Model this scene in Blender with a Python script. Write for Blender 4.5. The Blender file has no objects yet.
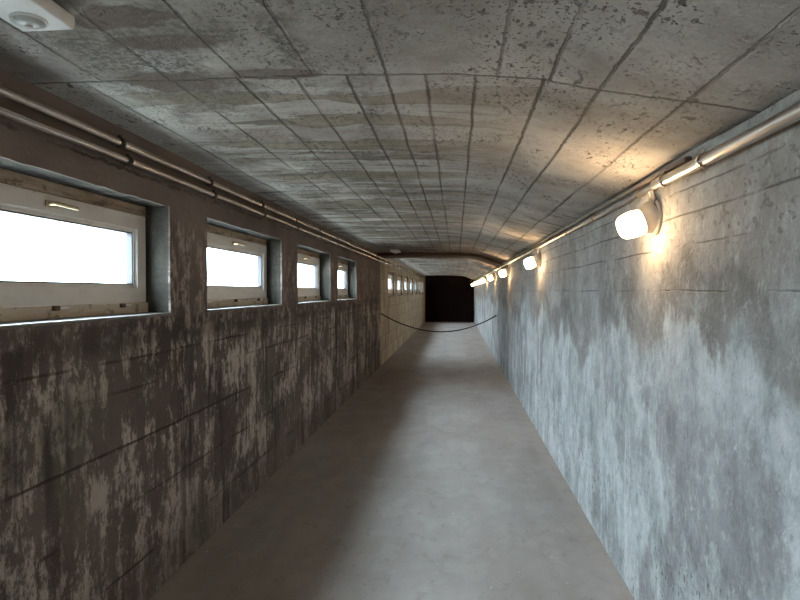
import bpy, bmesh, math, random
from mathutils import Vector, Matrix, noise as mnoise

random.seed(7)
S = bpy.context.scene
C = S.collection

# ------------------------------------------------------------------ camera
cam_d = bpy.data.cameras.new('camera')
cam = bpy.data.objects.new('camera', cam_d); C.objects.link(cam)
cam_d.sensor_width = 36.0; cam_d.lens = 27.0; cam_d.clip_start = 0.02; cam_d.clip_end = 400
EYE = 1.5
cam.location = (0, 0, EYE)
cam.rotation_euler = (math.radians(90 - 0.86), 0, math.atan(56 / 600))
S.camera = cam

# ------------------------------------------------------------------ sky and exposure
SKY = 76.0
w = bpy.data.worlds.new('sky'); S.world = w; w.use_nodes = True
bg = w.node_tree.nodes['Background']
bg.inputs['Color'].default_value = (0.80, 0.90, 1.0, 1)
bg.inputs['Strength'].default_value = SKY
# overcast sky: brightest overhead, dimmer towards the horizon
_t = w.node_tree
_tc = _t.nodes.new('ShaderNodeTexCoord'); _sx = _t.nodes.new('ShaderNodeSeparateXYZ'); _mr = _t.nodes.new('ShaderNodeMapRange')
_t.links.new(_tc.outputs['Generated'], _sx.inputs[0]); _t.links.new(_sx.outputs[2], _mr.inputs[0])
_mr.inputs[1].default_value = 0.0; _mr.inputs[2].default_value = 0.75
_mr.inputs[3].default_value = SKY * 0.22; _mr.inputs[4].default_value = SKY * 1.25
_t.links.new(_mr.outputs[0], bg.inputs['Strength'])
S.view_settings.view_transform = 'Standard'
S.view_settings.look = 'None'
S.view_settings.gamma = 1.0
S.view_settings.use_curve_mapping = False
S.view_settings.exposure = 0.0
S.cycles.max_bounces = 10
S.cycles.diffuse_bounces = 6
S.cycles.transparent_max_bounces = 16
S.cycles.sample_clamp_indirect = 6.0
S.cycles.caustics_reflective = False
S.cycles.caustics_refractive = False
S.cycles.use_denoising = True
LAMP = 88.0                         # radiance of the opal glasses

# ------------------------------------------------------------------ the corridor's measures
XL, XR = -1.49, 0.865               # inner faces of the side walls
XO = -1.80                          # outer face of the left wall
XF = -1.617                         # inner face of the window sashes
Y0, YB, Y1 = -4.2, 11.8, 29.2       # back end, joint between the two building sections, far end
ZT0, ZT1 = 1.372, 1.942             # bottom and top of the window recesses
OPEN_A = [(-2.55, -1.06), (-0.51, 0.98), (1.53, 3.02), (3.49, 5.04), (5.56, 7.05), (7.50, 8.92)]
OPEN_B = [(13.15 + 2.15 * k, 14.55 + 2.15 * k) for k in range(7)]


PROF_A = [(-2.0, 2.212), (-1.49, 2.212), (-0.7, 2.214), (0.0, 2.200), (0.27, 2.172), (0.45, 2.112),
          (0.665, 2.052), (0.865, 1.999), (1.3, 1.997)]
PROF_B = [(-2.0, 2.212), (-1.49, 2.212), (-0.7, 2.214), (0.0, 2.210), (0.27, 2.200), (0.45, 2.165),
          (0.665, 2.085), (0.865, 1.999), (1.3, 1.997)]


def ceil_z(x, y=0.0):
    def at(pts):
        for (a, za), (b, zb) in zip(pts, pts[1:]):
            if x <= b:
                return za + (zb - za) * (x - a) / (b - a)
        return pts[-1][1]
    k = min(1.0, max(0.0, (y - 7.0) / 4.5))
    return at(PROF_A) * (1 - k) + at(PROF_B) * k


# ================================================================== node helpers
class G:
    def __init__(self, name):
        self.m = bpy.data.materials.new(name); self.m.use_nodes = True
        self.t = self.m.node_tree
        self.b = self.t.nodes['Principled BSDF']
        self.out = self.t.nodes['Material Output']
        self.P = self.node('ShaderNodeTexCoord').outputs['Object']
        s = self.node('ShaderNodeSeparateXYZ'); self.put(s.inputs[0], self.P)
        self.x, self.y, self.z = s.outputs

    def node(self, typ, **props):
        n = self.t.nodes.new(typ)
        for k, v in props.items():
            setattr(n, k, v)
        return n

    def put(self, inp, v):
        if isinstance(v, bpy.types.NodeSocket):
            self.t.links.new(v, inp)
        elif isinstance(v, (tuple, list)):
            if inp.type == 'RGBA' and len(v) == 3:
                v = (*v, 1)
            inp.default_value = v
        else:
            inp.default_value = v

    def math(self, op, a, b=0.0, c=0.0, clamp=False):
        n = self.node('ShaderNodeMath', operation=op, use_clamp=clamp)
        self.put(n.inputs[0], a); self.put(n.inputs[1], b); self.put(n.inputs[2], c)
        return n.outputs[0]

    def add(self, a, b): return self.math('ADD', a, b)
    def sub(self, a, b): return self.math('SUBTRACT', a, b)
    def mul(self, a, b): return self.math('MULTIPLY', a, b)
    def inv(self, a): return self.math('SUBTRACT', 1.0, a)
    def mx(self, a, b): return self.math('MAXIMUM', a, b)
    def mn(self, a, b): return self.math('MINIMUM', a, b)

    def step(self, v, lo, hi, a=0.0, b=1.0):
        n = self.node('ShaderNodeMapRange', interpolation_type='SMOOTHSTEP')
        for i, q in enumerate((v, lo, hi, a, b)):
            self.put(n.inputs[i], q)
        return n.outputs[0]

    def xyz(self, x, y, z):
        n = self.node('ShaderNodeCombineXYZ')
        for i, q in enumerate((x, y, z)):
            self.put(n.inputs[i], q)
        return n.outputs[0]

    def vec(self, sx=1, sy=1, sz=1, off=(0, 0, 0), src=None):
        n = self.node('ShaderNodeMapping')
        self.put(n.inputs['Vector'], src if src is not None else self.P)
        n.inputs['Scale'].default_value = (sx, sy, sz)
        n.inputs['Location'].default_value = off
        return n.outputs[0]

    def noise(self, vec=None, scale=1.0, detail=4.0, rough=0.55, dist=0.0):
        n = self.node('ShaderNodeTexNoise')
        self.put(n.inputs['Vector'], vec if vec is not None else self.P)
        n.inputs['Scale'].default_value = scale; n.inputs['Detail'].default_value = detail
        n.inputs['Roughness'].default_value = rough; n.inputs['Distortion'].default_value = dist
        return n.outputs[0]

    def voro(self, vec=None, scale=1.0, feature='F1', rnd=1.0):
        n = self.node('ShaderNodeTexVoronoi', feature=feature)
        self.put(n.inputs['Vector'], vec if vec is not None else self.P)
        n.inputs['Scale'].default_value = scale; n.inputs['Randomness'].default_value = rnd
        return n.outputs['Distance']

    def mix(self, fac, a, b, blend='MIX'):
        n = self.node('ShaderNodeMix', data_type='RGBA', blend_type=blend)
        self.put(n.inputs[0], fac); self.put(n.inputs[6], a); self.put(n.inputs[7], b)
        return n.outputs[2]

    def ramp(self, fac, stops):
        n = self.node('ShaderNodeValToRGB'); self.put(n.inputs[0], fac)
        el = n.color_ramp.elements
        while len(el) < len(stops):
            el.new(0.5)
        for e, (p, c) in zip(el, stops):
            e.position = p; e.color = (*c, 1)
        return n.outputs[0]

    def lines(self, v, at, half):
        """mask that is 1 on lines where the coordinate v equals one of the values"""
        d = None
        for q in at:
            k = self.math('ABSOLUTE', self.sub(v, q))
            d = k if d is None else self.mn(d, k)
        return self.inv(self.step(d, half * 0.4, half))

    def bump(self, h, strength=0.3, dist=0.01, prev=None):
        n = self.node('ShaderNodeBump')
        n.inputs['Strength'].default_value = strength; n.inputs['Distance'].default_value = dist
        self.put(n.inputs['Height'], h)
        if prev is not None:
            self.put(n.inputs['Normal'], prev)
        return n.outputs[0]

    def done(self, col, rough=0.85, normal=None, metal=0.0, spec=0.3):
        self.put(self.b.inputs['Base Color'], col); self.put(self.b.inputs['Roughness'], rough)
        self.b.inputs['Metallic'].default_value = metal
        self.b.inputs['Specular IOR Level'].default_value = spec
        if normal is not None:
            self.put(self.b.inputs['Normal'], normal)
        return self.m


def mat_ceiling():
    g = G('boarded_concrete')
    wob = g.mul(g.sub(g.noise(g.vec(0.6, 1, 0), 1.6, 3), 0.5), 0.022)
    wob2 = g.mul(g.sub(g.noise(g.vec(1, 1, 0), 30, 4, 0.7), 0.5), 0.016)
    xw = g.add(g.add(g.x, wob), wob2)
    ys_ = g.add(g.y, g.step(g.x, 0.20, 0.95, 0.0, 0.19))          # the cross joints lean towards the viewer on the slope
    yw = g.add(g.add(ys_, g.mul(g.sub(g.noise(g.vec(1, 0, 0), 2.0, 3), 0.5), 0.05)), wob2)
    near = [-1.22, -0.98, -0.73, -0.48, -0.233, 0.135, 0.30, 0.45, 0.68]
    far = [-1.30, -0.97, -0.75, -0.547, -0.37, -0.233, -0.10, 0.065, 0.285, 0.45, 0.68]
    bay = g.math('GREATER_THAN', yw, 2.0)
    seam_n = g.mul(g.lines(xw, near, 0.007), g.inv(bay))
    seam_f = g.mul(g.lines(xw, far, 0.007), bay)
    # every board is a little different, so the seams fade and reappear
    fade = g.step(g.noise(g.vec(3, 0.9, 0), 1.3, 3), 0.36, 0.58, 0.30, 1.0)
    seam = g.mul(g.add(seam_n, seam_f), fade)
    cross = g.lines(yw, [-2.6, 2.0, 5.55, 9.1, 13.0, 14.6, 16.2, 17.8, 19.4, 21.0, 22.6, 24.2, 25.8, 27.4], 0.009)
    cross2 = g.mul(g.lines(yw, [3.36, 4.35, 6.6, 7.7], 0.008), g.step(g.noise(None, 1.1, 2), 0.45, 0.55))
    seam = g.math('MINIMUM', g.add(g.add(seam, g.mul(cross, 0.8)), g.mul(cross2, 0.6)), 1.0)
    # board to board tone
    cell = g.node('ShaderNodeTexWhiteNoise', noise_dimensions='2D')
    g.put(cell.inputs['Vector'], g.xyz(g.math('FLOOR', g.mul(g.add(xw, 3.0), 5.2)), g.math('FLOOR', g.mul(g.add(yw, 1.6), 0.278)), 0.0))
    base = g.ramp(g.noise(None, 1.7, 6, 0.62), [(0.32, (0.185, 0.160, 0.140)), (0.47, (0.355, 0.325, 0.300)), (0.66, (0.53, 0.500, 0.470))])
    base = g.mix(g.step(cell.outputs['Value'], 0.0, 1.0, 0.0, 0.22), base, (0.22, 0.20, 0.18))
    # lime bloom on the left near the wall
    left = g.inv(g.step(g.x, -0.85, -0.15))
    bloom = g.mul(g.step(g.noise(g.vec(1, 1, 1, (3, 1, 0)), 2.3, 5, 0.6), 0.50, 0.62), g.inv(g.step(g.x, -1.0, -0.35)))
    bloom = g.mx(bloom, g.mul(g.inv(g.step(g.add(g.x, g.mul(g.sub(g.noise(None, 3.0, 5, 0.65), 0.5), 0.9)), -1.22, -1.08)), g.step(g.y, 1.9, 2.1)))
    base = g.mix(g.mul(bloom, 0.9), base, (0.72, 0.71, 0.675))
    wash = g.mul(g.step(g.noise(g.vec(0.8, 1.3, 1, (2, 8, 0)), 1.5, 6, 0.68), 0.44, 0.62), g.mul(g.mul(g.inv(g.step(g.x, -0.5, 0.35)), g.step(g.x, -1.3, -1.05, 0.2, 1.0)), g.inv(g.step(g.y, 7.0, 12.0))))
    base = g.mix(g.mul(wash, 0.62), base, (0.17, 0.132, 0.098))
    # rough spalled zone, granular
    grain = g.noise(None, 46, 5, 0.7)
    spall = g.mul(g.step(g.noise(g.vec(1, 0.8, 1, (7, 2, 0)), 1.9, 4, 0.6), 0.50, 0.60), g.mul(g.inv(g.step(g.x, -0.45, -0.1)), g.step(g.x, -1.3, -1.1)))
    base = g.mix(g.mul(spall, g.step(grain, 0.42, 0.6, 0.85, 0.2)), base, (0.07, 0.056, 0.045))
    # leak marks running across the boards
    warp = g.mul(g.sub(g.noise(None, 2.2, 3), 0.5), 0.10)
    sv = g.xyz(g.mul(g.x, 0.42), g.mul(g.add(g.y, g.mul(warp, 2.2)), 4.2), 0.0)
    sn = g.noise(sv, 1.0, 4, 0.5)
    reach = g.math('MULTIPLY', g.mul(g.inv(g.step(g.x, -0.45, 0.55)), g.step(g.x, -1.36, -1.08, 0.25, 1.0)), g.mul(g.step(g.y, 1.7, 2.4), g.inv(g.step(g.y, 8.5, 13.0))))
    leak = g.mul(g.step(sn, 0.505, 0.535), reach)
    edge = g.mul(g.inv(g.step(g.math('ABSOLUTE', g.sub(sn, 0.520)), 0.005, 0.018)), reach)
    pale = g.mul(g.step(g.noise(g.xyz(g.mul(g.x, 0.7), g.mul(g.add(g.y, warp), 6.5), 9.0), 1.0, 5, 0.6), 0.52, 0.60), reach)
    base = g.mix(g.mul(pale, 0.60), base, (0.60, 0.575, 0.535))
    base = g.mix(g.mul(leak, 0.80), base, (0.155, 0.118, 0.070))
    stri = g.noise(g.xyz(g.mul(g.x, 1.1), g.mul(g.add(g.y, g.mul(warp, 0.5)), 15.0), 2.0), 1.0, 5, 0.6)
    zone = g.mul(g.step(g.noise(g.vec(0.7, 1, 1), 1.4, 3), 0.42, 0.58), g.mul(reach, g.step(g.y, 2.3, 3.4)))
    base = g.mix(g.mul(g.step(stri, 0.54, 0.62), g.mul(zone, 0.85)), base, (0.060, 0.046, 0.032))
    base = g.mix(g.mul(edge, 0.80), base, (0.075, 0.058, 0.04))
    # dark patches of mould further down the middle
    mould = g.mul(g.step(g.noise(g.xyz(g.mul(g.x, 1.3), g.mul(g.y, 5.0), 4.0), 1.5, 5, 0.65), 0.555, 0.61),
                  g.mul(g.step(g.y, 3.6, 4.6), g.inv(g.step(g.y, 9.0, 11.0))))
    base = g.mix(g.mul(mould, 0.85), base, (0.045, 0.037, 0.030))
    # brown patches beside the emergency light
    def patch(cx, cy, rx, ry):
        dx = g.math('DIVIDE', g.sub(g.x, cx), rx); dy = g.math('DIVIDE', g.sub(g.y, cy), ry)
        r = g.math('SQRT', g.add(g.mul(dx, dx), g.mul(dy, dy)))
        r = g.add(r, g.mul(g.sub(g.noise(None, 9, 4), 0.5), 1.3))
        return g.inv(g.step(r, 0.9, 1.15))
    pm = g.mx(patch(-0.90, 1.54, 0.13, 0.06), patch(-0.86, 1.70, 0.17, 0.055))
    pm = g.mx(pm, g.mx(patch(-0.98, 2.02, 0.16, 0.10), patch(-0.60, 1.98, 0.14, 0.05)))
    base = g.mix(g.mul(pm, 0.88), base, (0.085, 0.055, 0.036))
    # rust at the joint between the two building sections
    rust = g.mul(g.mul(g.step(g.y, 9.6, 11.0), g.inv(g.step(g.y, 13.4, 15.5))), g.step(g.noise(g.vec(0.5, 3, 1), 1.3, 4), 0.36, 0.6))
    base = g.mix(g.mul(rust, 0.75), base, (0.15, 0.078, 0.042))
    # air holes
    pm2 = g.step(g.noise(None, 3.1, 3), 0.40, 0.62)
    pores = g.mul(g.inv(g.step(g.noise(None, 85, 2, 0.5), 0.33, 0.39)), pm2)
    chips = g.mul(g.inv(g.step(g.noise(g.vec(1.6, 0.8, 1), 24, 4, 0.6), 0.355, 0.395)), pm2)
    base = g.mix(g.mul(pores, 0.9), base, (0.04, 0.033, 0.03))
    base = g.mix(g.mul(chips, 0.85), base, (0.055, 0.045, 0.038))
    base = g.mix(g.mul(seam, 0.86), base, (0.040, 0.034, 0.030))
    fine = g.noise(None, 120, 3, 0.6)
    base = g.mix(g.step(fine, 0.3, 0.7, 0.0, 0.25), base, (0.20, 0.19, 0.17))
    h = g.add(g.mul(g.noise(None, 9, 6, 0.65), 1.0), g.mul(grain, g.add(0.25, g.mul(spall, 0.9))))
    h = g.sub(h, g.add(g.mul(seam, 1.2), g.mul(g.add(pores, chips), 0.8)))
    n = g.bump(h, 0.9, 0.018)
    return g.done(base, 0.85, n)


def mat_wall_left():
    g = G('streaked_concrete')
    big = g.noise(g.vec(1, 0.8, 0.8), 1.5, 5, 0.6)
    base = g.ramp(big, [(0.32, (0.076, 0.058, 0.053)), (0.50, (0.138, 0.107, 0.096)), (0.68, (0.225, 0.182, 0.158))])
    # the smooth plaster round and above the windows starts here
    edge = g.add(1.30, g.mul(g.sub(g.noise(g.vec(1, 1, 1), 4, 4), 0.5), 0.16))
    low = g.inv(g.step(g.z, g.sub(edge, 0.02), g.add(edge, 0.02)))
    # lime runs: long, thin, vertical
    wy = g.add(g.y, g.mul(g.sub(g.noise(None, 3, 3), 0.5), 0.05))
    runs = g.noise(g.xyz(0.0, g.mul(wy, 9.0), g.mul(g.z, 0.9)), 1.0, 6, 0.66)
    wide = g.noise(g.xyz(2.0, g.mul(g.y, 1.5), g.mul(g.z, 1.7)), 1.0, 6, 0.62)
    brk = g.noise(g.vec(1, 22, 12), 1.0, 6, 0.8)
    f = g.add(g.add(g.mul(runs, 0.46), g.mul(wide, 0.66)), g.mul(g.sub(brk, 0.5), 0.62))
    foot = g.step(g.z, 0.08, 0.40, 0.35, 1.0)
    lime = g.mul(g.mul(g.step(f, 0.54, 0.635), low), foot)
    base = g.mix(g.mul(lime, 0.85), base, (0.60, 0.525, 0.46))
    # algae and damp
    alg = g.mul(g.step(g.noise(g.xyz(5.0, g.mul(g.y, 1.6), g.mul(g.z, 1.3)), 1.0, 5, 0.6), 0.52, 0.66), low)
    base = g.mix(g.mul(alg, 0.55), base, (0.072, 0.082, 0.048))
    damp = g.mul(g.step(g.noise(g.xyz(9.0, g.mul(g.y, 3.6), g.mul(g.z, 0.5)), 1.0, 4, 0.55), 0.55, 0.64), low)
    base = g.mix(g.mul(damp, 0.75), base, (0.045, 0.033, 0.036))
    # scratched flakes
    flakes = g.mul(g.step(g.noise(g.vec(1, 26, 16), 1.0, 6, 0.8), 0.60, 0.66), low)
    base = g.mix(g.mul(flakes, 0.6), base, (0.58, 0.52, 0.46))
    # dark line of dirt under the sills
    sill = g.mul(g.step(g.z, 1.20, 1.27), g.inv(g.step(g.z, 1.34, 1.37)))
    base = g.mix(g.mul(sill, g.step(g.noise(g.vec(1, 3, 1), 1.5, 3), 0.35, 0.6, 0.1, 0.75)), base, (0.040, 0.034, 0.030))
    # piers between the windows keep some of the old scraped surface
    pier = g.mul(g.step(g.noise(g.vec(1, 13, 7), 1.0, 7, 0.78), 0.49, 0.60),
                 g.mul(g.inv(low), g.inv(g.step(g.z, 1.84, 1.92))))
    base = g.mix(g.mul(pier, 0.7), base, (0.42, 0.345, 0.30))
    up = g.mul(g.step(g.z, 1.82, 1.95), g.step(g.noise(g.vec(1, 1, 1), 2.2, 4), 0.35, 0.65, 0.25, 0.8))
    base = g.mix(up, base, (0.185, 0.153, 0.128))
    # chipped mortar line just below the pipes
    chip = g.mul(g.lines(g.add(g.z, g.mul(g.sub(g.noise(g.vec(1, 1, 1), 18, 4), 0.5), 0.045)), [2.055], 0.010),
                 g.step(g.noise(g.vec(1, 1, 1), 5, 3), 0.42, 0.56))
    base = g.mix(g.mul(chip, 0.7), base, (0.035, 0.028, 0.024))
    # shuttering board lines
    zw = g.add(g.z, g.mul(g.sub(g.noise(g.vec(1, 1, 0), 1.2, 3), 0.5), 0.03))
    bl = g.mul(g.lines(zw, [0.22, 0.52, 0.80, 1.05, 1.19], 0.008), g.step(g.noise(g.vec(1, 1, 3), 1.8, 3), 0.42, 0.6))
    base = g.mix(g.mul(bl, 0.8), base, (0.035, 0.028, 0.025))
    holes = g.inv(g.step(g.noise(g.vec(1, 4.5, 2.6), 1.25, 5, 0.6), 0.275, 0.30))
    base = g.mix(g.mul(g.mul(holes, low), 0.85), base, (0.030, 0.022, 0.024))
    rec_shade = g.inv(g.step(g.x, XL - 0.014, XL - 0.009))  # shade painted into the sides of the window recesses
    outer = g.inv(g.step(g.x, -1.685, -1.665))             # reveal outside the sash coloured pale to read as blown-out daylight
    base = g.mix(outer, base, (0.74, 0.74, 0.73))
    rec_shade = g.mul(rec_shade, g.inv(outer))
    base = g.mix(g.mul(rec_shade, 0.95), base, g.ramp(g.noise(None, 6, 4), [(0.3, (0.022, 0.023, 0.018)), (0.7, (0.046, 0.046, 0.038))]))
    h = g.add(g.noise(None, 7, 6, 0.65), g.mul(g.noise(g.vec(1, 1, 0.6), 55, 4, 0.65), 0.3))
    h = g.add(h, g.add(g.mul(lime, 0.35), g.mul(flakes, 0.25)))
    h = g.sub(h, g.add(g.mul(bl, 0.9), g.add(g.mul(holes, 0.9), g.mul(chip, 0.7))))
    return g.done(base, 0.78, g.bump(h, 0.75, 0.016))


def mat_blocks():
    g = G('block_masonry')
    wob = g.mul(g.sub(g.noise(None, 3, 3), 0.5), 0.03)
    yy, zz = g.add(g.y, wob), g.mul(g.add(g.z, wob), 1 / 0.29)
    row = g.math('FLOOR', zz)
    yo = g.math('ADD', g.mul(yy, 1 / 1.2), g.mul(row, 0.43))
    fy = g.math('FRACT', yo); fz = g.math('FRACT', zz)
    vj = g.inv(g.step(g.mn(fy, g.inv(fy)), 0.010, 0.026))
    hj = g.inv(g.step(g.mn(fz, g.inv(fz)), 0.012, 0.035))
    wn = g.node('ShaderNodeTexWhiteNoise', noise_dimensions='2D')
    g.put(wn.inputs['Vector'], g.xyz(g.math('FLOOR', yo), row, 0.0))
    base = g.mix(wn.outputs['Value'], (0.50, 0.42, 0.31), (0.64, 0.55, 0.42))
    base = g.mix(g.step(g.noise(None, 2.2, 5), 0.35, 0.7, 0.0, 0.5), base, (0.40, 0.335, 0.25))
    base = g.mix(g.mul(hj, 0.45), base, (0.16, 0.125, 0.09))
    base = g.mix(g.mul(vj, g.step(g.noise(g.vec(1, 1, 1, (0, 4, 0)), 1.1, 2), 0.40, 0.52, 0.25, 0.9)), base, (0.06, 0.045, 0.035))
    joint = g.mx(vj, g.mul(hj, 0.6))
    rec_shade = g.inv(g.step(g.x, XL - 0.014, XL - 0.009))  # recess sides of the blockwork darkened to imitate shade
    base = g.mix(g.mul(rec_shade, 0.85), base, (0.10, 0.085, 0.068))
    dirt = g.step(g.noise(g.vec(1, 4, 0.7), 1.2, 4), 0.5, 0.68)
    base = g.mix(g.mul(dirt, 0.45), base, (0.17, 0.13, 0.095))
    h = g.sub(g.noise(None, 18, 5, 0.6), g.mul(joint, 1.2))
    return g.done(base, 0.85, g.bump(h, 0.45, 0.012))


def mat_wall_right():
    g = G('limewashed_concrete')
    big = g.noise(g.vec(1, 0.9, 0.9), 1.3, 6, 0.6)
    up = g.ramp(big, [(0.30, (0.215, 0.198, 0.182)), (0.5, (0.31, 0.29, 0.272)), (0.72, (0.41, 0.39, 0.37))])
    pat = g.step(g.noise(g.vec(1, 2.2, 2.2, (4, 0, 0)), 1.4, 5, 0.65), 0.52, 0.60)
    up = g.mix(g.mul(pat, 0.4), up, (0.35, 0.335, 0.315))
    # ragged upper limit of the limewash
    tongues = g.mul(g.sub(g.noise(g.xyz(0.0, g.mul(g.y, 1.15), g.mul(g.z, 0.35)), 1.0, 6, 0.62, 0.3), 0.5), 1.5)
    rag = g.mul(g.sub(g.noise(None, 5, 6, 0.68), 0.5), 0.34)
    lv = g.add(g.add(g.z, tongues), rag)
    limeline = g.inv(g.step(lv, 1.18, 1.27))
    damp = g.mul(g.mul(g.inv(g.step(lv, 1.42, 1.50)), g.step(lv, 1.20, 1.30)), g.step(g.noise(None, 1.4, 4), 0.36, 0.58, 0.25, 1.0))
    vert = g.noise(g.xyz(3.0, g.mul(g.y, 4.5), g.mul(g.z, 1.2)), 1.0, 6, 0.68, 0.4)
    brush = g.noise(g.xyz(1.0, g.add(g.mul(g.y, 9), g.mul(g.z, 3)), g.sub(g.mul(g.z, 6), g.mul(g.y, 1.5))), 1.0, 6, 0.75)
    lime = g.ramp(g.add(g.add(g.mul(vert, 0.34), g.mul(g.noise(g.vec(1, 1, 1), 2.2, 7, 0.74), 0.48)), g.mul(brush, 0.23)),
                  [(0.40, (0.20, 0.205, 0.20)), (0.48, (0.30, 0.315, 0.315)), (0.54, (0.42, 0.435, 0.435)), (0.64, (0.58, 0.597, 0.595))])
    base = g.mix(limeline, up, lime)
    base = g.mix(g.mul(damp, 0.62), base, (0.135, 0.127, 0.115))
    # bare purple-grey patches low down where the wash has come off
    bare = g.step(g.noise(g.vec(1, 0.9, 0.55, (0, 5.2, 0)), 1.5, 5, 0.6), 0.535, 0.575)
    bare = g.mul(bare, g.inv(g.step(g.z, 0.95, 1.25)))
    base = g.mix(g.mul(bare, 0.68), base, (0.19, 0.178, 0.182))
    # white runs and scratches
    runs = g.mul(g.step(g.noise(g.xyz(7.0, g.mul(g.y, 10.0), g.mul(g.z, 0.8)), 1.0, 5, 0.6), 0.60, 0.68), limeline)
    base = g.mix(g.mul(runs, 0.5), base, (0.62, 0.64, 0.64))
    tall = g.step(g.noise(g.xyz(11.0, g.mul(g.y, 3.0), g.mul(g.z, 0.35)), 1.0, 4, 0.55), 0.50, 0.66)
    base = g.mix(g.mul(tall, 0.30), base, (0.20, 0.19, 0.175))
    scr = g.inv(g.step(g.math('ABSOLUTE', g.sub(g.noise(g.vec(1, 2.4, 1.5), 1.6, 4, 0.6), 0.5)), 0.0012, 0.0045))
    scr = g.mul(scr, g.step(g.noise(g.vec(1, 1, 1, (0, 9, 0)), 2.2, 2), 0.50, 0.60))
    base = g.mix(g.mul(g.mul(scr, limeline), 0.45), base, (0.70, 0.71, 0.70))
    mott = g.noise(g.vec(1, 1.0, 0.8), 4.2, 7, 0.75)
    base = g.mix(g.mul(g.step(mott, 0.50, 0.66), 0.38), base, (0.54, 0.545, 0.54))
    base = g.mix(g.mul(g.inv(g.step(mott, 0.36, 0.48)), 0.42), base, (0.12, 0.115, 0.11))
    gr = g.noise(g.vec(1, 1, 0.75), 26, 6, 0.78)
    base = g.mix(g.mul(g.step(gr, 0.52, 0.66), 0.32), base, (0.60, 0.60, 0.59))
    base = g.mix(g.mul(g.inv(g.step(gr, 0.34, 0.47)), 0.38), base, (0.10, 0.097, 0.094))
    # pitted band along the foot
    pitzone = g.mul(g.inv(g.step(g.z, 0.35, 0.75)), g.step(g.noise(None, 1.8, 3), 0.36, 0.55))
    pits = g.mul(g.inv(g.step(g.noise(g.vec(1, 1, 0.8), 38, 3, 0.6), 0.36, 0.41)), pitzone)
    base = g.mix(g.mul(pits, 0.8), base, (0.06, 0.06, 0.06))
    # board joints in the upper part
    zw = g.add(g.z, g.mul(g.sub(g.noise(g.vec(1, 1, 0), 2.0, 4), 0.5), 0.022))
    bl = g.mul(g.lines(zw, [1.50, 1.672, 1.79, 1.885], 0.0045), g.step(g.noise(g.vec(1, 1.3, 6), 1.8, 4, 0.65), 0.42, 0.58))
    base = g.mix(g.mul(bl, 0.55), base, (0.06, 0.055, 0.05))
    spal = g.mul(g.inv(g.step(g.noise(g.vec(1, 1.0, 1.6), 16, 5, 0.65), 0.37, 0.41)), g.step(g.z, 1.45, 1.7))
    base = g.mix(g.mul(spal, 0.4), base, (0.12, 0.11, 0.10))
    h = g.add(g.noise(None, 6, 6, 0.62), g.mul(g.noise(None, 48, 4, 0.6), 0.25))
    h = g.sub(g.add(h, g.mul(limeline, 0.12)), g.add(g.mul(bl, 0.8), g.add(g.mul(pits, 0.9), g.mul(spal, 0.5))))
    return g.done(base, 0.75, g.bump(h, 0.7, 0.015))


def mat_floor():
    g = G('worn_screed')
    big = g.noise(g.vec(1, 0.6, 1), 1.1, 6, 0.6)
    base = g.ramp(big, [(0.30, (0.205, 0.184, 0.176)), (0.5, (0.285, 0.262, 0.254)), (0.70, (0.365, 0.342, 0.335))])
    pat = g.step(g.noise(g.vec(1.6, 1.0, 1), 2.4, 5, 0.65), 0.50, 0.62)
    base = g.mix(g.mul(pat, 0.25), base, (0.40, 0.385, 0.37))
    worn = g.step(g.noise(g.vec(2.2, 0.5, 1, (1, 3, 0)), 1.4, 4), 0.46, 0.66)
    base = g.mix(g.mul(worn, 0.35), base, (0.20, 0.18, 0.165))
    edge_l = g.inv(g.step(g.x, -1.45, -1.28)); edge_r = g.step(g.x, 0.70, 0.84)
    eb = g.mx(edge_l, edge_r)
    base = g.mix(g.mul(eb, g.step(g.noise(None, 6, 4), 0.35, 0.6, 0.15, 0.6)), base, (0.36, 0.31, 0.275))
    spk = g.inv(g.step(g.noise(None, 42, 3, 0.5), 0.27, 0.30))
    base = g.mix(g.mul(spk, 0.65), base, (0.07, 0.06, 0.055))
    wsp = g.step(g.noise(g.vec(1, 1, 1, (5, 5, 0)), 36, 2, 0.5), 0.735, 0.76)
    base = g.mix(g.mul(wsp, 0.6), base, (0.62, 0.60, 0.57))
    blot = g.noise(g.vec(1.5, 1, 1), 7, 6, 0.75)
    base = g.mix(g.mul(g.inv(g.step(blot, 0.34, 0.47)), 0.30), base, (0.12, 0.105, 0.10))
    fine = g.noise(None, 150, 2, 0.6)
    base = g.mix(g.step(fine, 0.3, 0.7, 0.0, 0.22), base, (0.18, 0.165, 0.155))
    h = g.add(g.noise(None, 4, 6, 0.6), g.mul(g.noise(None, 60, 3, 0.6), 0.12))
    rough = g.step(big, 0.3, 0.7, 0.62, 0.78)
    return g.done(base, rough, g.bump(h, 0.25, 0.010), spec=0.35)


def mat_plain(name, col, rough=0.6, metal=0.0, var=0.12, scale=12, bump=0.0, spec=0.4, stretch=(1, 1, 1)):
    g = G(name)
    n = g.noise(g.vec(*stretch), scale, 4, 0.6)
    c2 = tuple(max(0.0, c * (1 - 2.4 * var)) for c in col)
    c = g.mix(g.step(n, 0.35, 0.7), col, c2)
    nm = g.bump(g.noise(g.vec(*stretch), scale * 4, 4), bump, 0.004) if bump else None
    return g.done(c, rough, nm, metal, spec)


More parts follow.
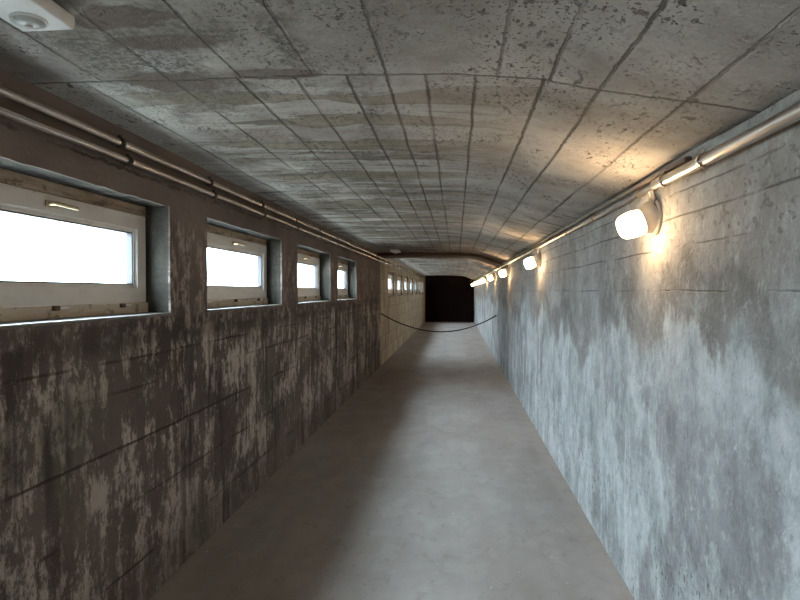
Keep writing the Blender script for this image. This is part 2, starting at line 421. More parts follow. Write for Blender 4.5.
def mat_board():
    g = G('weathered_batten')
    n = g.noise(g.vec(3, 2.2, 16), 1.6, 6, 0.7)
    c = g.ramp(n, [(0.3, (0.16, 0.11, 0.075)), (0.5, (0.36, 0.29, 0.22)), (0.68, (0.48, 0.41, 0.33))])
    c = g.mix(g.inv(g.step(g.z, 0.2, 0.3)), c, (0.58, 0.51, 0.42), 'LIGHTEN')
    d = g.step(g.noise(g.vec(6, 9, 22), 1.0, 5, 0.7), 0.56, 0.62)
    c = g.mix(g.mul(d, 0.6), c, (0.10, 0.065, 0.045))
    return g.done(c, 0.85, g.bump(n, 0.5, 0.006))


def mat_upvc():
    g = G('white_plastic_profile')
    n = g.noise(g.vec(1, 1.5, 3), 5, 4, 0.6)
    c = g.mix(g.step(n, 0.45, 0.75, 0.0, 0.35), (0.74, 0.72, 0.69), (0.55, 0.52, 0.47))
    sp = g.inv(g.step(g.noise(None, 38, 2), 0.24, 0.27))
    c = g.mix(g.mul(sp, 0.8), c, (0.12, 0.08, 0.05))
    return g.done(c, 0.42, None, 0.0, 0.45)


def mat_glass():
    g = G('window_glass')
    tr = g.node('ShaderNodeBsdfTransparent'); tr.inputs['Color'].default_value = (0.93, 0.97, 0.97, 1)
    gl = g.node('ShaderNodeBsdfGlossy'); gl.inputs['Roughness'].default_value = 0.03
    fr = g.node('ShaderNodeFresnel'); fr.inputs['IOR'].default_value = 1.45
    mx = g.node('ShaderNodeMixShader')
    geo = g.node('ShaderNodeNewGeometry')           # reflect only where a ray enters the pane
    g.put(mx.inputs[0], g.mul(fr.outputs[0], g.inv(geo.outputs['Backfacing']))); g.put(mx.inputs[1], tr.outputs[0]); g.put(mx.inputs[2], gl.outputs[0])
    g.put(g.out.inputs['Surface'], mx.outputs[0])
    return g.m


def mat_opal():
    g = G('lit_opal_glass')
    g.b.inputs['Base Color'].default_value = (0.9, 0.88, 0.82, 1)
    g.b.inputs['Roughness'].default_value = 0.25
    g.b.inputs['Emission Color'].default_value = (1.0, 0.68, 0.36, 1)
    g.b.inputs['Emission Strength'].default_value = LAMP
    return g.m


M = dict(
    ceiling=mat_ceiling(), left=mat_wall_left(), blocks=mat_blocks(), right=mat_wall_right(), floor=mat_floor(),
    board=mat_board(), upvc=mat_upvc(), glass=mat_glass(), opal=mat_opal(),
    bead=mat_plain('white_glazing_bead', (0.72, 0.70, 0.67), 0.4, 0, 0.06),
    gasket=mat_plain('dark_gasket', (0.03, 0.035, 0.045), 0.5, 0, 0.1),
    brass=mat_plain('dull_brass', (0.62, 0.50, 0.33), 0.32, 0.85, 0.12, 40),
    rust=mat_plain('rusty_steel', (0.14, 0.085, 0.055), 0.7, 0.3, 0.2, 60, 0.3),
    sill=mat_plain('slate_sill', (0.20, 0.195, 0.18), 0.6, 0, 0.2, 9, 0.25),
    steel=mat_plain('galvanised_steel', (0.60, 0.565, 0.52), 0.30, 0.95, 0.10, 20, stretch=(1, 0.3, 1)),
    oldsteel=mat_plain('tarnished_steel', (0.64, 0.56, 0.50), 0.27, 0.95, 0.16, 16, stretch=(1, 0.3, 1)),
    strip=mat_plain('brown_channel', (0.20, 0.15, 0.115), 0.55, 0.4, 0.15, 10),
    clamp=mat_plain('black_clip', (0.05, 0.042, 0.036), 0.6, 0.4, 0.1, 40),
    porcelain=mat_plain('cream_porcelain', (0.62, 0.55, 0.47), 0.38, 0, 0.08, 20),
    white=mat_plain('white_housing', (0.88, 0.89, 0.89), 0.45, 0, 0.04, 10),
    lens=mat_plain('clear_lens', (0.50, 0.52, 0.52), 0.38, 0.0, 0.05, 10, spec=0.8),
    rope=mat_plain('black_rope', (0.007, 0.006, 0.006), 0.9, 0, 0.1, 90, 0.4),
    dark=mat_plain('unlit_void_black', (0.010, 0.006, 0.0055), 0.9, 0, 0.15, 3, 0.2, spec=0.05),  # near black stands in for the unlit depth at the corridor's end
    plaster=mat_plain('brown_plaster', (0.13, 0.112, 0.10), 0.85, 0, 0.2, 6, 0.4),
    beam=mat_plain('rust_stained_concrete', (0.15, 0.085, 0.052), 0.85, 0, 0.25, 4, 0.4, stretch=(0.4, 4, 1)),
    chip=mat_plain('pale_mortar', (0.62, 0.58, 0.52), 0.9, 0, 0.1, 60, 0.3),
    earth=mat_plain('pale_gravel', (0.56, 0.53, 0.48), 0.95, 0, 0.2, 3, 0.3),
)


# ================================================================== mesh helpers
def obj(name, bm, mat, parent=None, smooth=False, mats=None):
    me = bpy.data.meshes.new(name)
    bmesh.ops.recalc_face_normals(bm, faces=bm.faces[:])
    if smooth:
        for f in bm.faces:
            f.smooth = True
    bm.to_mesh(me); bm.free()
    for m in (mats or [mat]):
        me.materials.append(m)
    if smooth:
        try:
            me.set_sharp_from_angle(angle=math.radians(38))
        except Exception:
            pass
    o = bpy.data.objects.new(name, me); C.objects.link(o)
    if parent is not None:
        o.parent = parent
    return o


def tag(o, label=None, cat=None, group=None, kind=None):
    if label: o['label'] = label
    if cat: o['category'] = cat
    if group: o['group'] = group
    if kind: o['kind'] = kind
    return o


def empty(name, loc=(0, 0, 0)):
    o = bpy.data.objects.new(name, None); C.objects.link(o)
    o.location = loc; o.empty_display_size = 0.05
    return o


def copy_tree(o, parent=None):
    c = o.copy(); C.objects.link(c)
    if parent is not None:
        c.parent = parent
    for ch in [q for q in bpy.data.objects if q.parent == o]:
        copy_tree(ch, c)
    return c


def bx(bm, a, b, bevel=0.0, seg=2):
    """an axis-aligned box between two corners, optionally bevelled"""
    lo = [min(p, q) for p, q in zip(a, b)]; hi = [max(p, q) for p, q in zip(a, b)]
    t = bmesh.new()
    bmesh.ops.create_cube(t, size=1.0)
    for v in t.verts:
        v.co = Vector([lo[i] + (v.co[i] + 0.5) * (hi[i] - lo[i]) for i in range(3)])
    if bevel:
        bmesh.ops.bevel(t, geom=t.edges[:], offset=bevel, segments=seg, affect='EDGES', profile=0.5)
    merge(bm, t)


def merge(bm, t, mtx=None):
    if mtx is not None:
        t.transform(mtx)
    me = bpy.data.meshes.new('tmp'); t.to_mesh(me); t.free()
    bm.from_mesh(me); bpy.data.meshes.remove(me)


def tube(bm, pts, r, n=12, cap=True):
    pts = [Vector(p) for p in pts]
    rings = []
    up = Vector((0.0, 0.0, 1.0))
    for i, p in enumerate(pts):
        d = (pts[min(i + 1, len(pts) - 1)] - pts[max(i - 1, 0)]).normalized()
        u = up if abs(d.dot(up)) < 0.9 else Vector((1.0, 0, 0))
        s = d.cross(u).normalized(); q = s.cross(d).normalized()
        rr = r[i] if isinstance(r, (list, tuple)) else r
        rings.append([bm.verts.new(p + s * (math.cos(2 * math.pi * k / n) * rr) + q * (math.sin(2 * math.pi * k / n) * rr)) for k in range(n)])
    for a, b in zip(rings, rings[1:]):
        for k in range(n):
            bm.faces.new((a[k], a[(k + 1) % n], b[(k + 1) % n], b[k]))
    if cap:
        bm.faces.new(rings[0][::-1]); bm.faces.new(rings[-1])


def lathe(bm, prof, mtx, n=32):
    """profile of (radius, height) turned about local Z and placed with mtx"""
    rings = []
    for r, h in prof:
        if r < 1e-5:
            rings.append([bm.verts.new(mtx @ Vector((0, 0, h)))])
        else:
            rings.append([bm.verts.new(mtx @ Vector((r * math.cos(2 * math.pi * k / n), r * math.sin(2 * math.pi * k / n), h))) for k in range(n)])
    for a, b in zip(rings, rings[1:]):
        for k in range(n):
            if len(a) == 1:
                bm.faces.new((a[0], b[k], b[(k + 1) % n]))
            elif len(b) == 1:
                bm.faces.new((a[k], a[(k + 1) % n], b[0]))
            else:
                bm.faces.new((a[k], a[(k + 1) % n], b[(k + 1) % n], b[k]))


def spans(lo, hi, stepv, cuts=()):
    """regular cuts from lo to hi that also pass through the given values"""
    vals = sorted({lo, hi, *[c for c in cuts if lo < c < hi]})
    out = [vals[0]]
    for a, b in zip(vals, vals[1:]):
        k = max(1, round((b - a) / stepv))
        out += [a + (b - a) * (i + 1) / k for i in range(k)]
    return out


# ================================================================== large structure
# floor, a slab with very slight undulation
bm = bmesh.new()
xs = spans(XL - 0.25, XR + 0.3, 0.12); ys = spans(Y0 - 0.2, Y1 + 0.4, 0.25)
grid = [[bm.verts.new((x, y, 0.004 * mnoise.noise(Vector((x * 1.3, y * 0.8, 0))) - 0.002)) for y in ys] for x in xs]
for i in range(len(xs) - 1):
    for j in range(len(ys) - 1):
        bm.faces.new((grid[i][j], grid[i + 1][j], grid[i + 1][j + 1], grid[i][j + 1]))
ret = bmesh.ops.extrude_face_region(bm, geom=bm.faces[:])
for v in [e for e in ret['geom'] if isinstance(e, bmesh.types.BMVert)]:
    v.co.z = -0.2
fl = obj('floor', bm, M['floor'], smooth=True)
tag(fl, 'grey worn concrete floor running down the whole corridor', 'floor', kind='structure')

# ceiling: flat on the left, bending down towards the right wall
bm = bmesh.new()
xs = spans(-1.85, 1.1, 0.07, (0.0, 0.27, 0.45, 0.665, 0.865)); ys = spans(Y0 - 0.2, Y1 + 0.4, 0.14)
def cz(x, y):
    d = 0.010 * mnoise.noise(Vector((x * 2.0, y * 1.2, 3.1))) + 0.004 * mnoise.noise(Vector((x * 6, y * 4, 8.0)))
    if y > YB:                                  # the far section was cast in short bays that step a little
        d += 0.030 * (((y - YB) / 1.6) % 1.0) - 0.010
    return ceil_z(x, y) + d + 0.016
grid = [[bm.verts.new((x, y, cz(x, y))) for y in ys] for x in xs]
for i in range(len(xs) - 1):
    for j in range(len(ys) - 1):
        bm.faces.new((grid[i][j], grid[i + 1][j], grid[i + 1][j + 1], grid[i][j + 1]))
ret = bmesh.ops.extrude_face_region(bm, geom=bm.faces[:])
for v in [e for e in ret['geom'] if isinstance(e, bmesh.types.BMVert)]:
    v.co.z = 2.5
ce = obj('ceiling', bm, M['ceiling'], smooth=True)
tag(ce, 'rough board-marked concrete ceiling with leak stains and dark seams', 'ceiling', kind='structure')


def wall_with_openings(name, y0, y1, openings, mat, label, XO=XO):
    """thick wall whose recesses go right through; the faces are cut finely enough to be a little uneven"""
    bm = bmesh.new()
    yc = spans(y0, y1, 0.06, [v for o in openings for v in o])
    zc = spans(-0.05, 2.30, 0.07, (ZT0, ZT1))
    def hole(ya, yb, za, zb):
        ym, zm = (ya + yb) / 2, (za + zb) / 2
        return any(a < ym < b for a, b in openings) and ZT0 < zm < ZT1
    def onedge(y, z):
        return any(a - 1e-4 <= y <= b + 1e-4 for a, b in openings) and ZT0 - 1e-4 <= z <= ZT1 + 1e-4
    def at(x, y, z):
        k = (round(x, 4), round(y, 4), round(z, 4))
        if k not in V:
            d = 0.0
            if x == XL:
                d = 0.007 * mnoise.noise(Vector((y * 1.7, z * 1.7, 1.0))) + 0.003 * mnoise.noise(Vector((y * 5, z * 5, 4.0)))
                d = -abs(d) * (0.4 if onedge(y, z) else 1.0)
            ey = ez = 0.0
            if x == XL and onedge(y, z):                        # worn arrises round the recess
                q = 0.007 * mnoise.noise(Vector((y * 9, z * 9, 3.3))) + 0.004 * mnoise.noise(Vector((y * 25, z * 25, 1.3)))
                if min(abs(y - v) for o in openings for v in o) < 1e-3: ey = q
                if min(abs(z - ZT0), abs(z - ZT1)) < 1e-3: ez = q * (0.5 if z < 1.5 else 1.0)
            V[k] = bm.verts.new((x + d, y + ey, z + ez))
        return V[k]
    V = {}
    for ya, yb in zip(yc, yc[1:]):
        for za, zb in zip(zc, zc[1:]):
            if hole(ya, yb, za, zb):
                continue
            for X in (XL, XO):
                bm.faces.new((at(X, ya, za), at(X, yb, za), at(X, yb, zb), at(X, ya, zb)))
    # the sides of the recesses and the outer rim
    def strip(p, q):
        bm.faces.new((at(XL, *p), at(XL, *q), at(XO, *q), at(XO, *p)))
    for a, b in openings:
        yy = [v for v in yc if a - 1e-6 <= v <= b + 1e-6]; zz = [v for v in zc if ZT0 - 1e-6 <= v <= ZT1 + 1e-6]
        for p, q in zip(yy, yy[1:]):
            strip((p, ZT0), (q, ZT0)); strip((p, ZT1), (q, ZT1))
        for p, q in zip(zz, zz[1:]):
            strip((a, p), (a, q)); strip((b, p), (b, q))
    for p, q in zip(yc, yc[1:]):
        strip((p, zc[0]), (q, zc[0])); strip((p, zc[-1]), (q, zc[-1]))
    for p, q in zip(zc, zc[1:]):
        strip((yc[0], p), (yc[0], q)); strip((yc[-1], p), (yc[-1], q))
    o = obj(name, bm, mat)
    return tag(o, label, 'wall', kind='structure')

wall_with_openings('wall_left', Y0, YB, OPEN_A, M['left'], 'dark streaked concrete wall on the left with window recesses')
wall_with_openings('wall_left_blockwork', YB, Y1, OPEN_B, M['blocks'], 'beige blockwork wall on the left beyond the rope', XL - 0.17)

# right wall
bm = bmesh.new()
ys = spans(Y0 - 0.2, Y1 + 0.2, 0.14); zs = spans(-0.05, 2.14, 0.14)
grid = [[bm.verts.new((XR + abs(0.010 * mnoise.noise(Vector((y * 1.4, z * 1.4, 7.0))) + 0.003 * mnoise.noise(Vector((y * 5, z * 4, 2.0)))), y, z)) for z in zs] for y in ys]
for i in range(len(ys) - 1):
    for j in range(len(zs) - 1):
        bm.faces.new((grid[i][j], grid[i + 1][j], grid[i + 1][j + 1], grid[i][j + 1]))
ret = bmesh.ops.extrude_face_region(bm, geom=bm.faces[:])
for v in [e for e in ret['geom'] if isinstance(e, bmesh.types.BMVert)]:
    v.co.x = XR + 0.3
wr = obj('wall_right', bm, M['right'], smooth=True)
tag(wr, 'grey limewashed concrete wall on the right with ragged damp line', 'wall', kind='structure')

# ends of the corridor
bm = bmesh.new(); bx(bm, (XL - 0.3, Y1, -0.05), (XR + 0.3, Y1 + 0.25, 2.4))
tag(obj('wall_far', bm, M['dark'], None), 'black end of the corridor far away between the two walls', 'wall', kind='structure')
bm = bmesh.new(); bx(bm, (XL - 0.3, Y0 - 0.25, -0.05), (XR + 0.3, Y0, 2.4))
tag(obj('wall_near', bm, M['right'], None), 'grey concrete end wall behind the viewer', 'wall', kind='structure')

# downstand at the joint of the two sections, following the bent ceiling
bm = bmesh.new()
bxs = [-1.52, -0.7, 0.0, 0.27, 0.45, 0.665, 0.89]
rows = []
for x in bxs:
    z = ceil_z(x, 11.8)
    rows.append([bm.verts.new((x, y, zz)) for y, zz in ((11.35, z + 0.03), (11.35, z - 0.035), (11.42, z - 0.045), (12.15, z - 0.045), (12.22, z - 0.035), (12.22, z + 0.03))])
for a, b in zip(rows, rows[1:]):
    for k in range(6):
        bm.faces.new((a[k], b[k], b[(k + 1) % 6], a[(k + 1) % 6]))
bm.faces.new(rows[0]); bm.faces.new(rows[-1])
tag(obj('trim_1', bm, M['beam']), 'rust brown downstand across the ceiling above the rope', 'beam', kind='structure')

# ground outside the left wall
bm = bmesh.new()
gx = [XO, -3.0, -6.0, -12.0, -30.0, -90.0]; gy = [-80, -30, -8, 0, 8, 16, 24, 32, 60, 120]
gz = [0.95, 0.90, 0.75, 0.4, -1.0, -4.0]
grid = [[bm.verts.new((x, y, z + (0.05 * mnoise.noise(Vector((x, y, 0))) if x < -2 else 0))) for y in gy] for x, z in zip(gx, gz)]
for i in range(len(gx) - 1):
    for j in range(len(gy) - 1):
        bm.faces.new((grid[i][j], grid[i + 1][j], grid[i + 1][j + 1], grid[i][j + 1]))
tag(obj('ground_outside', bm, M['earth']), 'pale ground outside the windows of the left wall', 'ground', kind='structure')


# ================================================================== windows
def ring(bm, y0, y1, z0, z1, wl, wt, wb, xa, xb, bev=0.004):
    """a mitred rectangular frame in the y-z plane, xa towards the room, with a rounded front edge"""
    out = [(y0, z0), (y1, z0), (y1, z1), (y0, z1)]
    inn = [(y0 + wl, z0 + wb), (y1 - wl, z0 + wb), (y1 - wl, z1 - wt), (y0 + wl, z1 - wt)]
    for k in range(4):
        j = (k + 1) % 4
        gap = 0.0006                                # hairline mitre
        t = bmesh.new()
        o0, o1, i1, i0 = (Vector((0, *p)) for p in (out[k], out[j], inn[j], inn[k]))
        e = (o1 - o0).normalized() * gap
        q = [o0 + e, o1 - e, i1 - e, i0 + e]
        f = [t.verts.new((xa, p.y, p.z)) for p in q]; r = [t.verts.new((xb, p.y, p.z)) for p in q]
        t.faces.new(f); t.faces.new(r[::-1])
        for a in range(4):
            b = (a + 1) % 4
            t.faces.new((f[b], f[a], r[a], r[b]))
        if bev:
            front = [ed for ed in t.edges if all(abs(v.co.x - xa) < 1e-6 for v in ed.verts)
                     and abs((ed.verts[0].co - ed.verts[1].co).normalized().dot(e.normalized())) > 0.99]
            bmesh.ops.bevel(t, geom=front, offset=bev, segments=2, affect='EDGES')
        merge(bm, t)


def make_window(length, dx=XF - XL):
    """local origin at the near lower corner of the recess on the wall face; y runs along the wall, z up"""
    root = empty('window_1')
    L = length
    z0, z1 = 0.070, 0.515                         # sash height inside the recess
    y0, y1 = 0.012, L - 0.012
    b = bmesh.new(); ring(b, y0, y1, z0, z1, 0.088, 0.076, 0.074, dx, dx - 0.062)
    sash = obj('sash', b, M['upvc'], root)
    b = bmesh.new(); ring(b, y0 + 0.088, y1 - 0.088, z0 + 0.074, z1 - 0.076, 0.018, 0.016, 0.016, dx - 0.010, dx - 0.050, 0.003)
    obj('glazing_bead', b, M['bead'], root)
    b = bmesh.new(); ring(b, y0 + 0.106, y1 - 0.106, z0 + 0.090, z1 - 0.092, 0.006, 0.006, 0.006, dx - 0.014, dx - 0.045, 0)
    obj('gasket', b, M['gasket'], root)
    b = bmesh.new(); bx(b, (dx - 0.030, y0 + 0.107, z0 + 0.091), (dx - 0.036, y1 - 0.107, z1 - 0.093))
    obj('glass_pane', b, M['glass'], root)
    # battens that close the gap above and below the sash, and packing at the sides
    b = bmesh.new(); bx(b, (dx - 0.004, 0.002, z1 + 0.002), (dx - 0.075, L - 0.002, ZT1 - ZT0 - 0.002), 0.003)
    obj('upper_batten', b, M['board'], root)
    b = bmesh.new(); bx(b, (dx + 0.006, 0.002, 0.017), (dx - 0.075, L - 0.002, z0 - 0.002), 0.003)
    obj('lower_batten', b, M['board'], root)
    b = bmesh.new()
    bx(b, (dx - 0.006, 0.001, z0), (dx - 0.07, y0 - 0.001, z1)); bx(b, (dx - 0.006, y1 + 0.001, z0), (dx - 0.07, L - 0.001, z1))
    obj('side_packing', b, M['plaster'], root)
    # handle: oval rose, spindle neck and a flat tapering lever lying along the sash
    yc, zc = L / 2 + 0.02, z1 - 0.040
    h = bmesh.new()
    bx(h, (dx + 0.010, yc - 0.062, zc - 0.013), (dx - 0.001, yc + 0.012, zc + 0.013), 0.004)
    tube(h, [(dx + 0.005, yc - 0.045, zc), (dx + 0.040, yc - 0.045, zc)], 0.009, 12)
    rose = obj('handle', h, M['brass'], root, smooth=True)
    lv = bmesh.new()
    tube(lv, [(dx + 0.036, yc - 0.060, zc), (dx + 0.040, yc - 0.045, zc), (dx + 0.042, yc - 0.01, zc - 0.001), (dx + 0.042, yc + 0.05, zc - 0.003), (dx + 0.040, yc + 0.085, zc - 0.004), (dx + 0.038, yc + 0.090, zc - 0.004)],
         [0.005, 0.009, 0.0085, 0.008, 0.0075, 0.004], 12)
    obj('lever', lv, M['brass'], rose, smooth=True)
    for q in (0.16, 0.5, 0.84):                   # three hinges along the bottom edge
        hb = bmesh.new()
        yh = L * q + (0.02 if q == 0.5 else 0)
        bx(hb, (dx + 0.020, yh - 0.034, z0 - 0.022), (dx + 0.004, yh + 0.000, z0 - 0.002), 0.003)
        hg = obj('hinge', hb, M['rust'], root, smooth=True)
        pb = bmesh.new()
        tube(pb, [(dx + 0.013, yh + 0.001, z0 - 0.013), (dx + 0.013, yh + 0.052, z0 - 0.013)], 0.007, 10)
        obj('hinge_cap', pb, M['upvc'], hg, smooth=True)
    # sill slab with a slightly proud nose
    s = bmesh.new(); bx(s, (0.008, 0.002, 0.001), (dx - 0.07, L - 0.002, 0.014), 0.002)
    obj('window_sill', s, M['sill'], root)
    return root

wa = make_window(1.49)
wa.location = (XL, OPEN_A[0][0], ZT0)
wins = [wa] + [copy_tree(wa) for _ in OPEN_A[1:]]
labels_a = ['white window behind the viewer, farthest back on the left wall', 'white window beside the viewer on the left wall',
            'largest white tilt window at the left edge of the picture', 'second white tilt window in view along the dark wall',
            'third white tilt window in view along the dark wall', 'last white tilt window of the dark wall, next to the blockwork']
n = 1
for wn, (a, b), lab in zip(wins, OPEN_A, labels_a):
    wn.name = 'window_%d' % n; n += 1
    wn.location = (XL, a, ZT0); wn.scale = (1, (b - a) / 1.49, 1)
    tag(wn, lab, 'window', kind='structure')
labels_b = ['first window in the beige blockwork, nearest the rope', 'second window in the beige blockwork', 'third window in the beige blockwork',
            'fourth window in the beige blockwork', 'fifth window in the beige blockwork', 'sixth window in the beige blockwork', 'last window in the blockwork, nearest the black end']
wb = make_window(1.49, -0.045)
for k, ((a, b), lab) in enumerate(zip(OPEN_B, labels_b)):
    wn = wb if k == 0 else copy_tree(wb); wn.name = 'window_%d' % n; n += 1
    wn.location = (XL, a, ZT0); wn.scale = (1, (b - a) / 1.49, 1)
    tag(wn, lab, 'window', kind='structure')

# sky portals at the outer mouths of the recesses
for k, (a, b) in enumerate(OPEN_A + OPEN_B):
    ld = bpy.data.lights.new('sky_portal', 'AREA'); ld.shape = 'RECTANGLE'
    ld.size = ZT1 - ZT0; ld.size_y = b - a
    ld.cycles.is_portal = True
    lo = bpy.data.objects.new('sky_portal', ld); C.objects.link(lo)
    lo.location = ((XO if k < len(OPEN_A) else XL - 0.17) - 0.01, (a + b) / 2, (ZT0 + ZT1) / 2)
    lo.rotation_euler = (0, math.radians(-90), 0)


# ================================================================== pipes on the left wall
def conduit(name, x, z, y0, y1, r, mat, label, cat, clamps, clampmat, wallx, group=None, bend=0.004, seed=0):
    root = empty(name, (x, y0, z))
    b = bmesh.new()
    k = max(2, int((y1 - y0) / 0.5))
    tube(b, [(bend * mnoise.noise(Vector((i * 0.7, seed, 0))), (y1 - y0) * i / k, bend * mnoise.noise(Vector((i * 0.7, seed, 5)))) for i in range(k + 1)], r, 14)
    obj('tube', b, mat, root, smooth=True)
    s = 1 if wallx > x else -1
    proto = None
    for yc in clamps:
        if not (y0 < yc < y1):
            continue
        if proto is None:
            c = bmesh.new()
            tube(c, [(0, -0.011, 0), (0, 0.011, 0)], r + 0.006, 14)
            bx(c, (s * r * 0.5, -0.010, -0.010), (wallx - x - s * 0.001, 0.010, 0.010))
            bx(c, (-0.006, -0.009, r), (0.006, 0.009, r + 0.016), 0.002)
            proto = obj('clip', c, clampmat, root)
            q = proto
        else:
            q = proto.copy(); C.objects.link(q); q.parent = root
        q.location = (0, yc - y0, 0)
    return tag(root, label, cat, group)

clamp_y = [-3.1, -2.2, -1.3, -0.4, 0.55, 1.5] + [2.50 + 0.95 * i for i in range(28)]
conduit('metal_conduit', XL + 0.032, EYE + 0.645, Y0, Y1, 0.018, M['oldsteel'], 'upper of the two steel pipes along the left wall under the ceiling', 'pipe', clamp_y, M['clamp'], XL, seed=1)
conduit('metal_conduit', XL + 0.032, EYE + 0.580, Y0, Y1, 0.016, M['oldsteel'], 'lower of the two steel pipes along the left wall above the windows', 'pipe', [v + 0.06 for v in clamp_y], M['clamp'], XL, seed=2)

# ================================================================== pipes on the right wall
PX, PZ = XR - 0.032, EYE + 0.445
near_pipe = conduit('metal_conduit', PX, PZ, Y0, 2.62, 0.021, M['steel'], 'thick bright steel pipe from the right edge to the nearest wall lamp', 'pipe', [-3, -1.6, -0.2, 1.0, 2.12, 2.5], M['oldsteel'], XR, seed=3)
near_pipe.location.z -= 0.007 * (2.62 - Y0); near_pipe.rotation_euler = (0.007, 0, 0)
conduit('metal_conduit', PX + 0.006, PZ, 2.66, Y1, 0.012, M['steel'], 'thin steel pipe linking the wall lamps along the right wall', 'pipe', [2.86 + 0.9 * i for i in range(29)], M['oldsteel'], XR, seed=4)
b = bmesh.new(); bx(b, (-0.018, 0, -0.009), (0.010, Y1 - 2.3, 0.009), 0.003)
o = obj('cable_channel', b, M['strip']); o.location = (XR - 0.012, 2.3, EYE + 0.486)
tag(o, 'brown cable channel above the thin pipe on the right wall', 'cable channel')

# ================================================================== wall lamps
LY = [2.70 + 3.6 * k for k in range(8)]
LZ = EYE + 0.318
def make_lamp():
    """origin on the wall face behind the base; local -x points into the corridor"""
    root = empty('wall_lamp', (0, 0, 0))
    axis = Matrix.Rotation(math.radians(-90), 4, 'Y')          # local z of the lathe -> -x
    plate = bmesh.new()
    lathe(plate, [(0.0, 0.0), (0.074, 0.0), (0.077, 0.004), (0.076, 0.012), (0.071, 0.018), (0.0, 0.018)], axis, 40)
    base = obj('base_plate', plate, M['porcelain'], root, smooth=True)
    tilt = Matrix.Translation((-0.012, 0, 0.004)) @ Matrix.Rotation(math.radians(-20), 4, 'Y') @ axis @ Matrix.Scale(0.90, 4)
    col = bmesh.new()
    lathe(col, [(0.0, 0.0), (0.080, 0.0), (0.081, 0.010), (0.078, 0.022), (0.070, 0.040), (0.064, 0.052), (0.063, 0.064), (0.058, 0.066), (0.0, 0.066)], tilt, 40)
    obj('socket_body', col, M['porcelain'], root, smooth=True)
    jar = bmesh.new()
    prof = [(0.050, 0.058), (0.056, 0.068), (0.0605, 0.078), (0.0625, 0.095), (0.0620, 0.115), (0.0595, 0.135), (0.0560, 0.152),
            (0.0500, 0.163), (0.0400, 0.170), (0.0220, 0.1735), (0.0, 0.1745)]
    lathe(jar, [(0.0, 0.058)] + prof, tilt, 40)
    obj('glass_shade', jar, M['opal'], root, smooth=True)
    # two short feed pipes from the conduit above, with their union nuts
    for dy, rr in ((-0.016, 0.0075), (0.016, 0.0075)):
        f = bmesh.new()
        tube(f, [(-0.020, dy, 0.060), (-0.020, dy, 0.100), (-0.026, dy, 0.120)], rr, 10)
        tube(f, [(-0.020, dy, 0.078), (-0.020, dy, 0.088)], rr + 0.004, 6)
        obj('feed_pipe', f, M['porcelain'], root, smooth=True)
    return root

lamp0 = make_lamp()
lamp_labels = ['large lit wall lamp below the joint where the thick pipe turns thin', 'second lit wall lamp in view on the right wall',
               'third lit wall lamp in view, last one before the rope', 'fourth lit wall lamp on the right wall, first past the rope',
               'second lit wall lamp past the rope', 'third lit wall lamp past the rope', 'seventh lit wall lamp, second from the black end',
               'farthest lit wall lamp, right beside the black end']
lamps = [lamp0] + [copy_tree(lamp0) for _ in LY[1:]]
for o, y, lab in zip(lamps, LY, lamp_labels):
    o.location = (XR + 0.002, y, LZ)
    tag(o, lab, 'wall lamp', 'lit lamps along the right wall')
o = copy_tree(lamp0); o.location = (XR + 0.002, -0.9, LZ)  # extra unseen lamp, added to brighten the near ceiling
tag(o, 'extra unseen wall lamp behind the viewer, added to light the ceiling', 'wall lamp', 'lit lamps along the right wall')

# ================================================================== emergency lights on the ceiling
def make_emergency():
    """origin at the middle of the top face"""
    root = empty('emergency_light')
    b = bmesh.new(); bx(b, (-0.073, -0.30, -0.036), (0.073, 0.068, 0.0), 0.006, 3)
    obj('housing', b, M['white'], root, smooth=True)
    down = Matrix.Translation((-0.006, 0.0, -0.036)) @ Matrix.Rotation(math.pi, 4, 'X')
    b = bmesh.new(); lathe(b, [(0.030, -0.001), (0.042, 0.0), (0.043, 0.003), (0.040, 0.006), (0.036, 0.004), (0.034, 0.0)], down, 36)
    obj('lens_ring', b, M['white'], root, smooth=True)
    b = bmesh.new(); lathe(b, [(0.036, 0.001), (0.033, 0.007), (0.026, 0.012), (0.016, 0.015), (0.0, 0.016)], down, 36)
    ln = obj('lens', b, M['lens'], root, smooth=True)
    b = bmesh.new(); lathe(b, [(0.009, 0.014), (0.009, 0.019), (0.006, 0.021), (0.0, 0.0215)], down, 20)
    obj('lens_tip', b, M['bead'], ln, smooth=True)
    return root

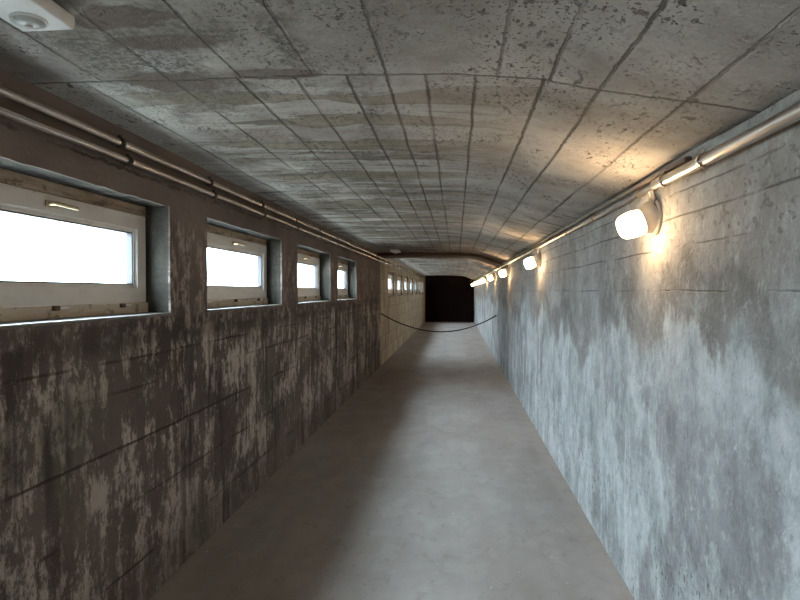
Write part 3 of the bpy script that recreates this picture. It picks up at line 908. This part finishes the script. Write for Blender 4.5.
e1 = make_emergency()
e1.location = (-1.060, 1.42, ceil_z(-1.06) + 0.002)
tag(e1, 'white emergency light on the ceiling in the top left corner', 'emergency light', 'emergency lights on the ceiling')
e2 = copy_tree(e1); e2.location = (-1.060, 10.6, ceil_z(-1.06) + 0.002)
tag(e2, 'small white emergency light far along the ceiling before the rust brown downstand', 'emergency light', 'emergency lights on the ceiling')

# ================================================================== rope across the corridor
A = Vector((XL + 0.03, 11.72, 1.05)); B = Vector((XR - 0.03, 12.75, 0.98))
root = empty('rope_barrier', A)
a_cat = 0.0
pts = []
for i in range(41):
    t = i / 40
    p = A.lerp(B, t); p.z -= 0.345 * 4 * t * (1 - t)
    pts.append(p - A)
b = bmesh.new(); tube(b, pts, 0.011, 10)
obj('rope', b, M['rope'], root, smooth=True)
for p, s in ((Vector((0, 0, 0)), -1), (B - A, 1)):
    b = bmesh.new()
    tube(b, [p + Vector((s * 0.031, 0, 0)), p + Vector((s * 0.012, 0, 0))], 0.006, 10)
    rg = [p + Vector((s * (-0.002 + 0.014 * math.cos(q)), 0, 0.014 * math.sin(q))) for q in [k * math.pi / 8 for k in range(17)]]
    tube(b, rg, 0.0035, 8, cap=False)
    obj('eye_hook', b, M['clamp'], root, smooth=True)
tag(root, 'thin black rope hanging slack across the corridor between both walls', 'rope barrier')

# ================================================================== crumbs of mortar on the floor
def crumb(x, y, r, label, seed):
    b = bmesh.new(); bmesh.ops.create_icosphere(b, subdivisions=2, radius=r)
    for v in b.verts:
        v.co *= 1 + 0.45 * mnoise.noise(v.co / r * 0.9 + Vector((seed, 0, 0)))
        v.co.z *= 0.55
    o = obj('mortar_crumb', b, M['chip'], None); o.location = (x, y, r * 0.42)
    return tag(o, label, 'crumb', 'mortar crumbs on the floor')
def on_floor(px, py):
    t = EYE * 600 / (py - 291.0)
    th = math.atan(56 / 600)
    u = (px - 400) / 600
    return (t * (u * math.cos(th) - math.sin(th)), t * (u * math.sin(th) + math.cos(th)))
crumb(*on_floor(206, 554), 0.007, 'pale mortar crumb on the dark floor, nearer the viewer', 1)
crumb(*on_floor(236, 527), 0.006, 'pale mortar crumb on the dark floor by the foot of the left wall', 5)
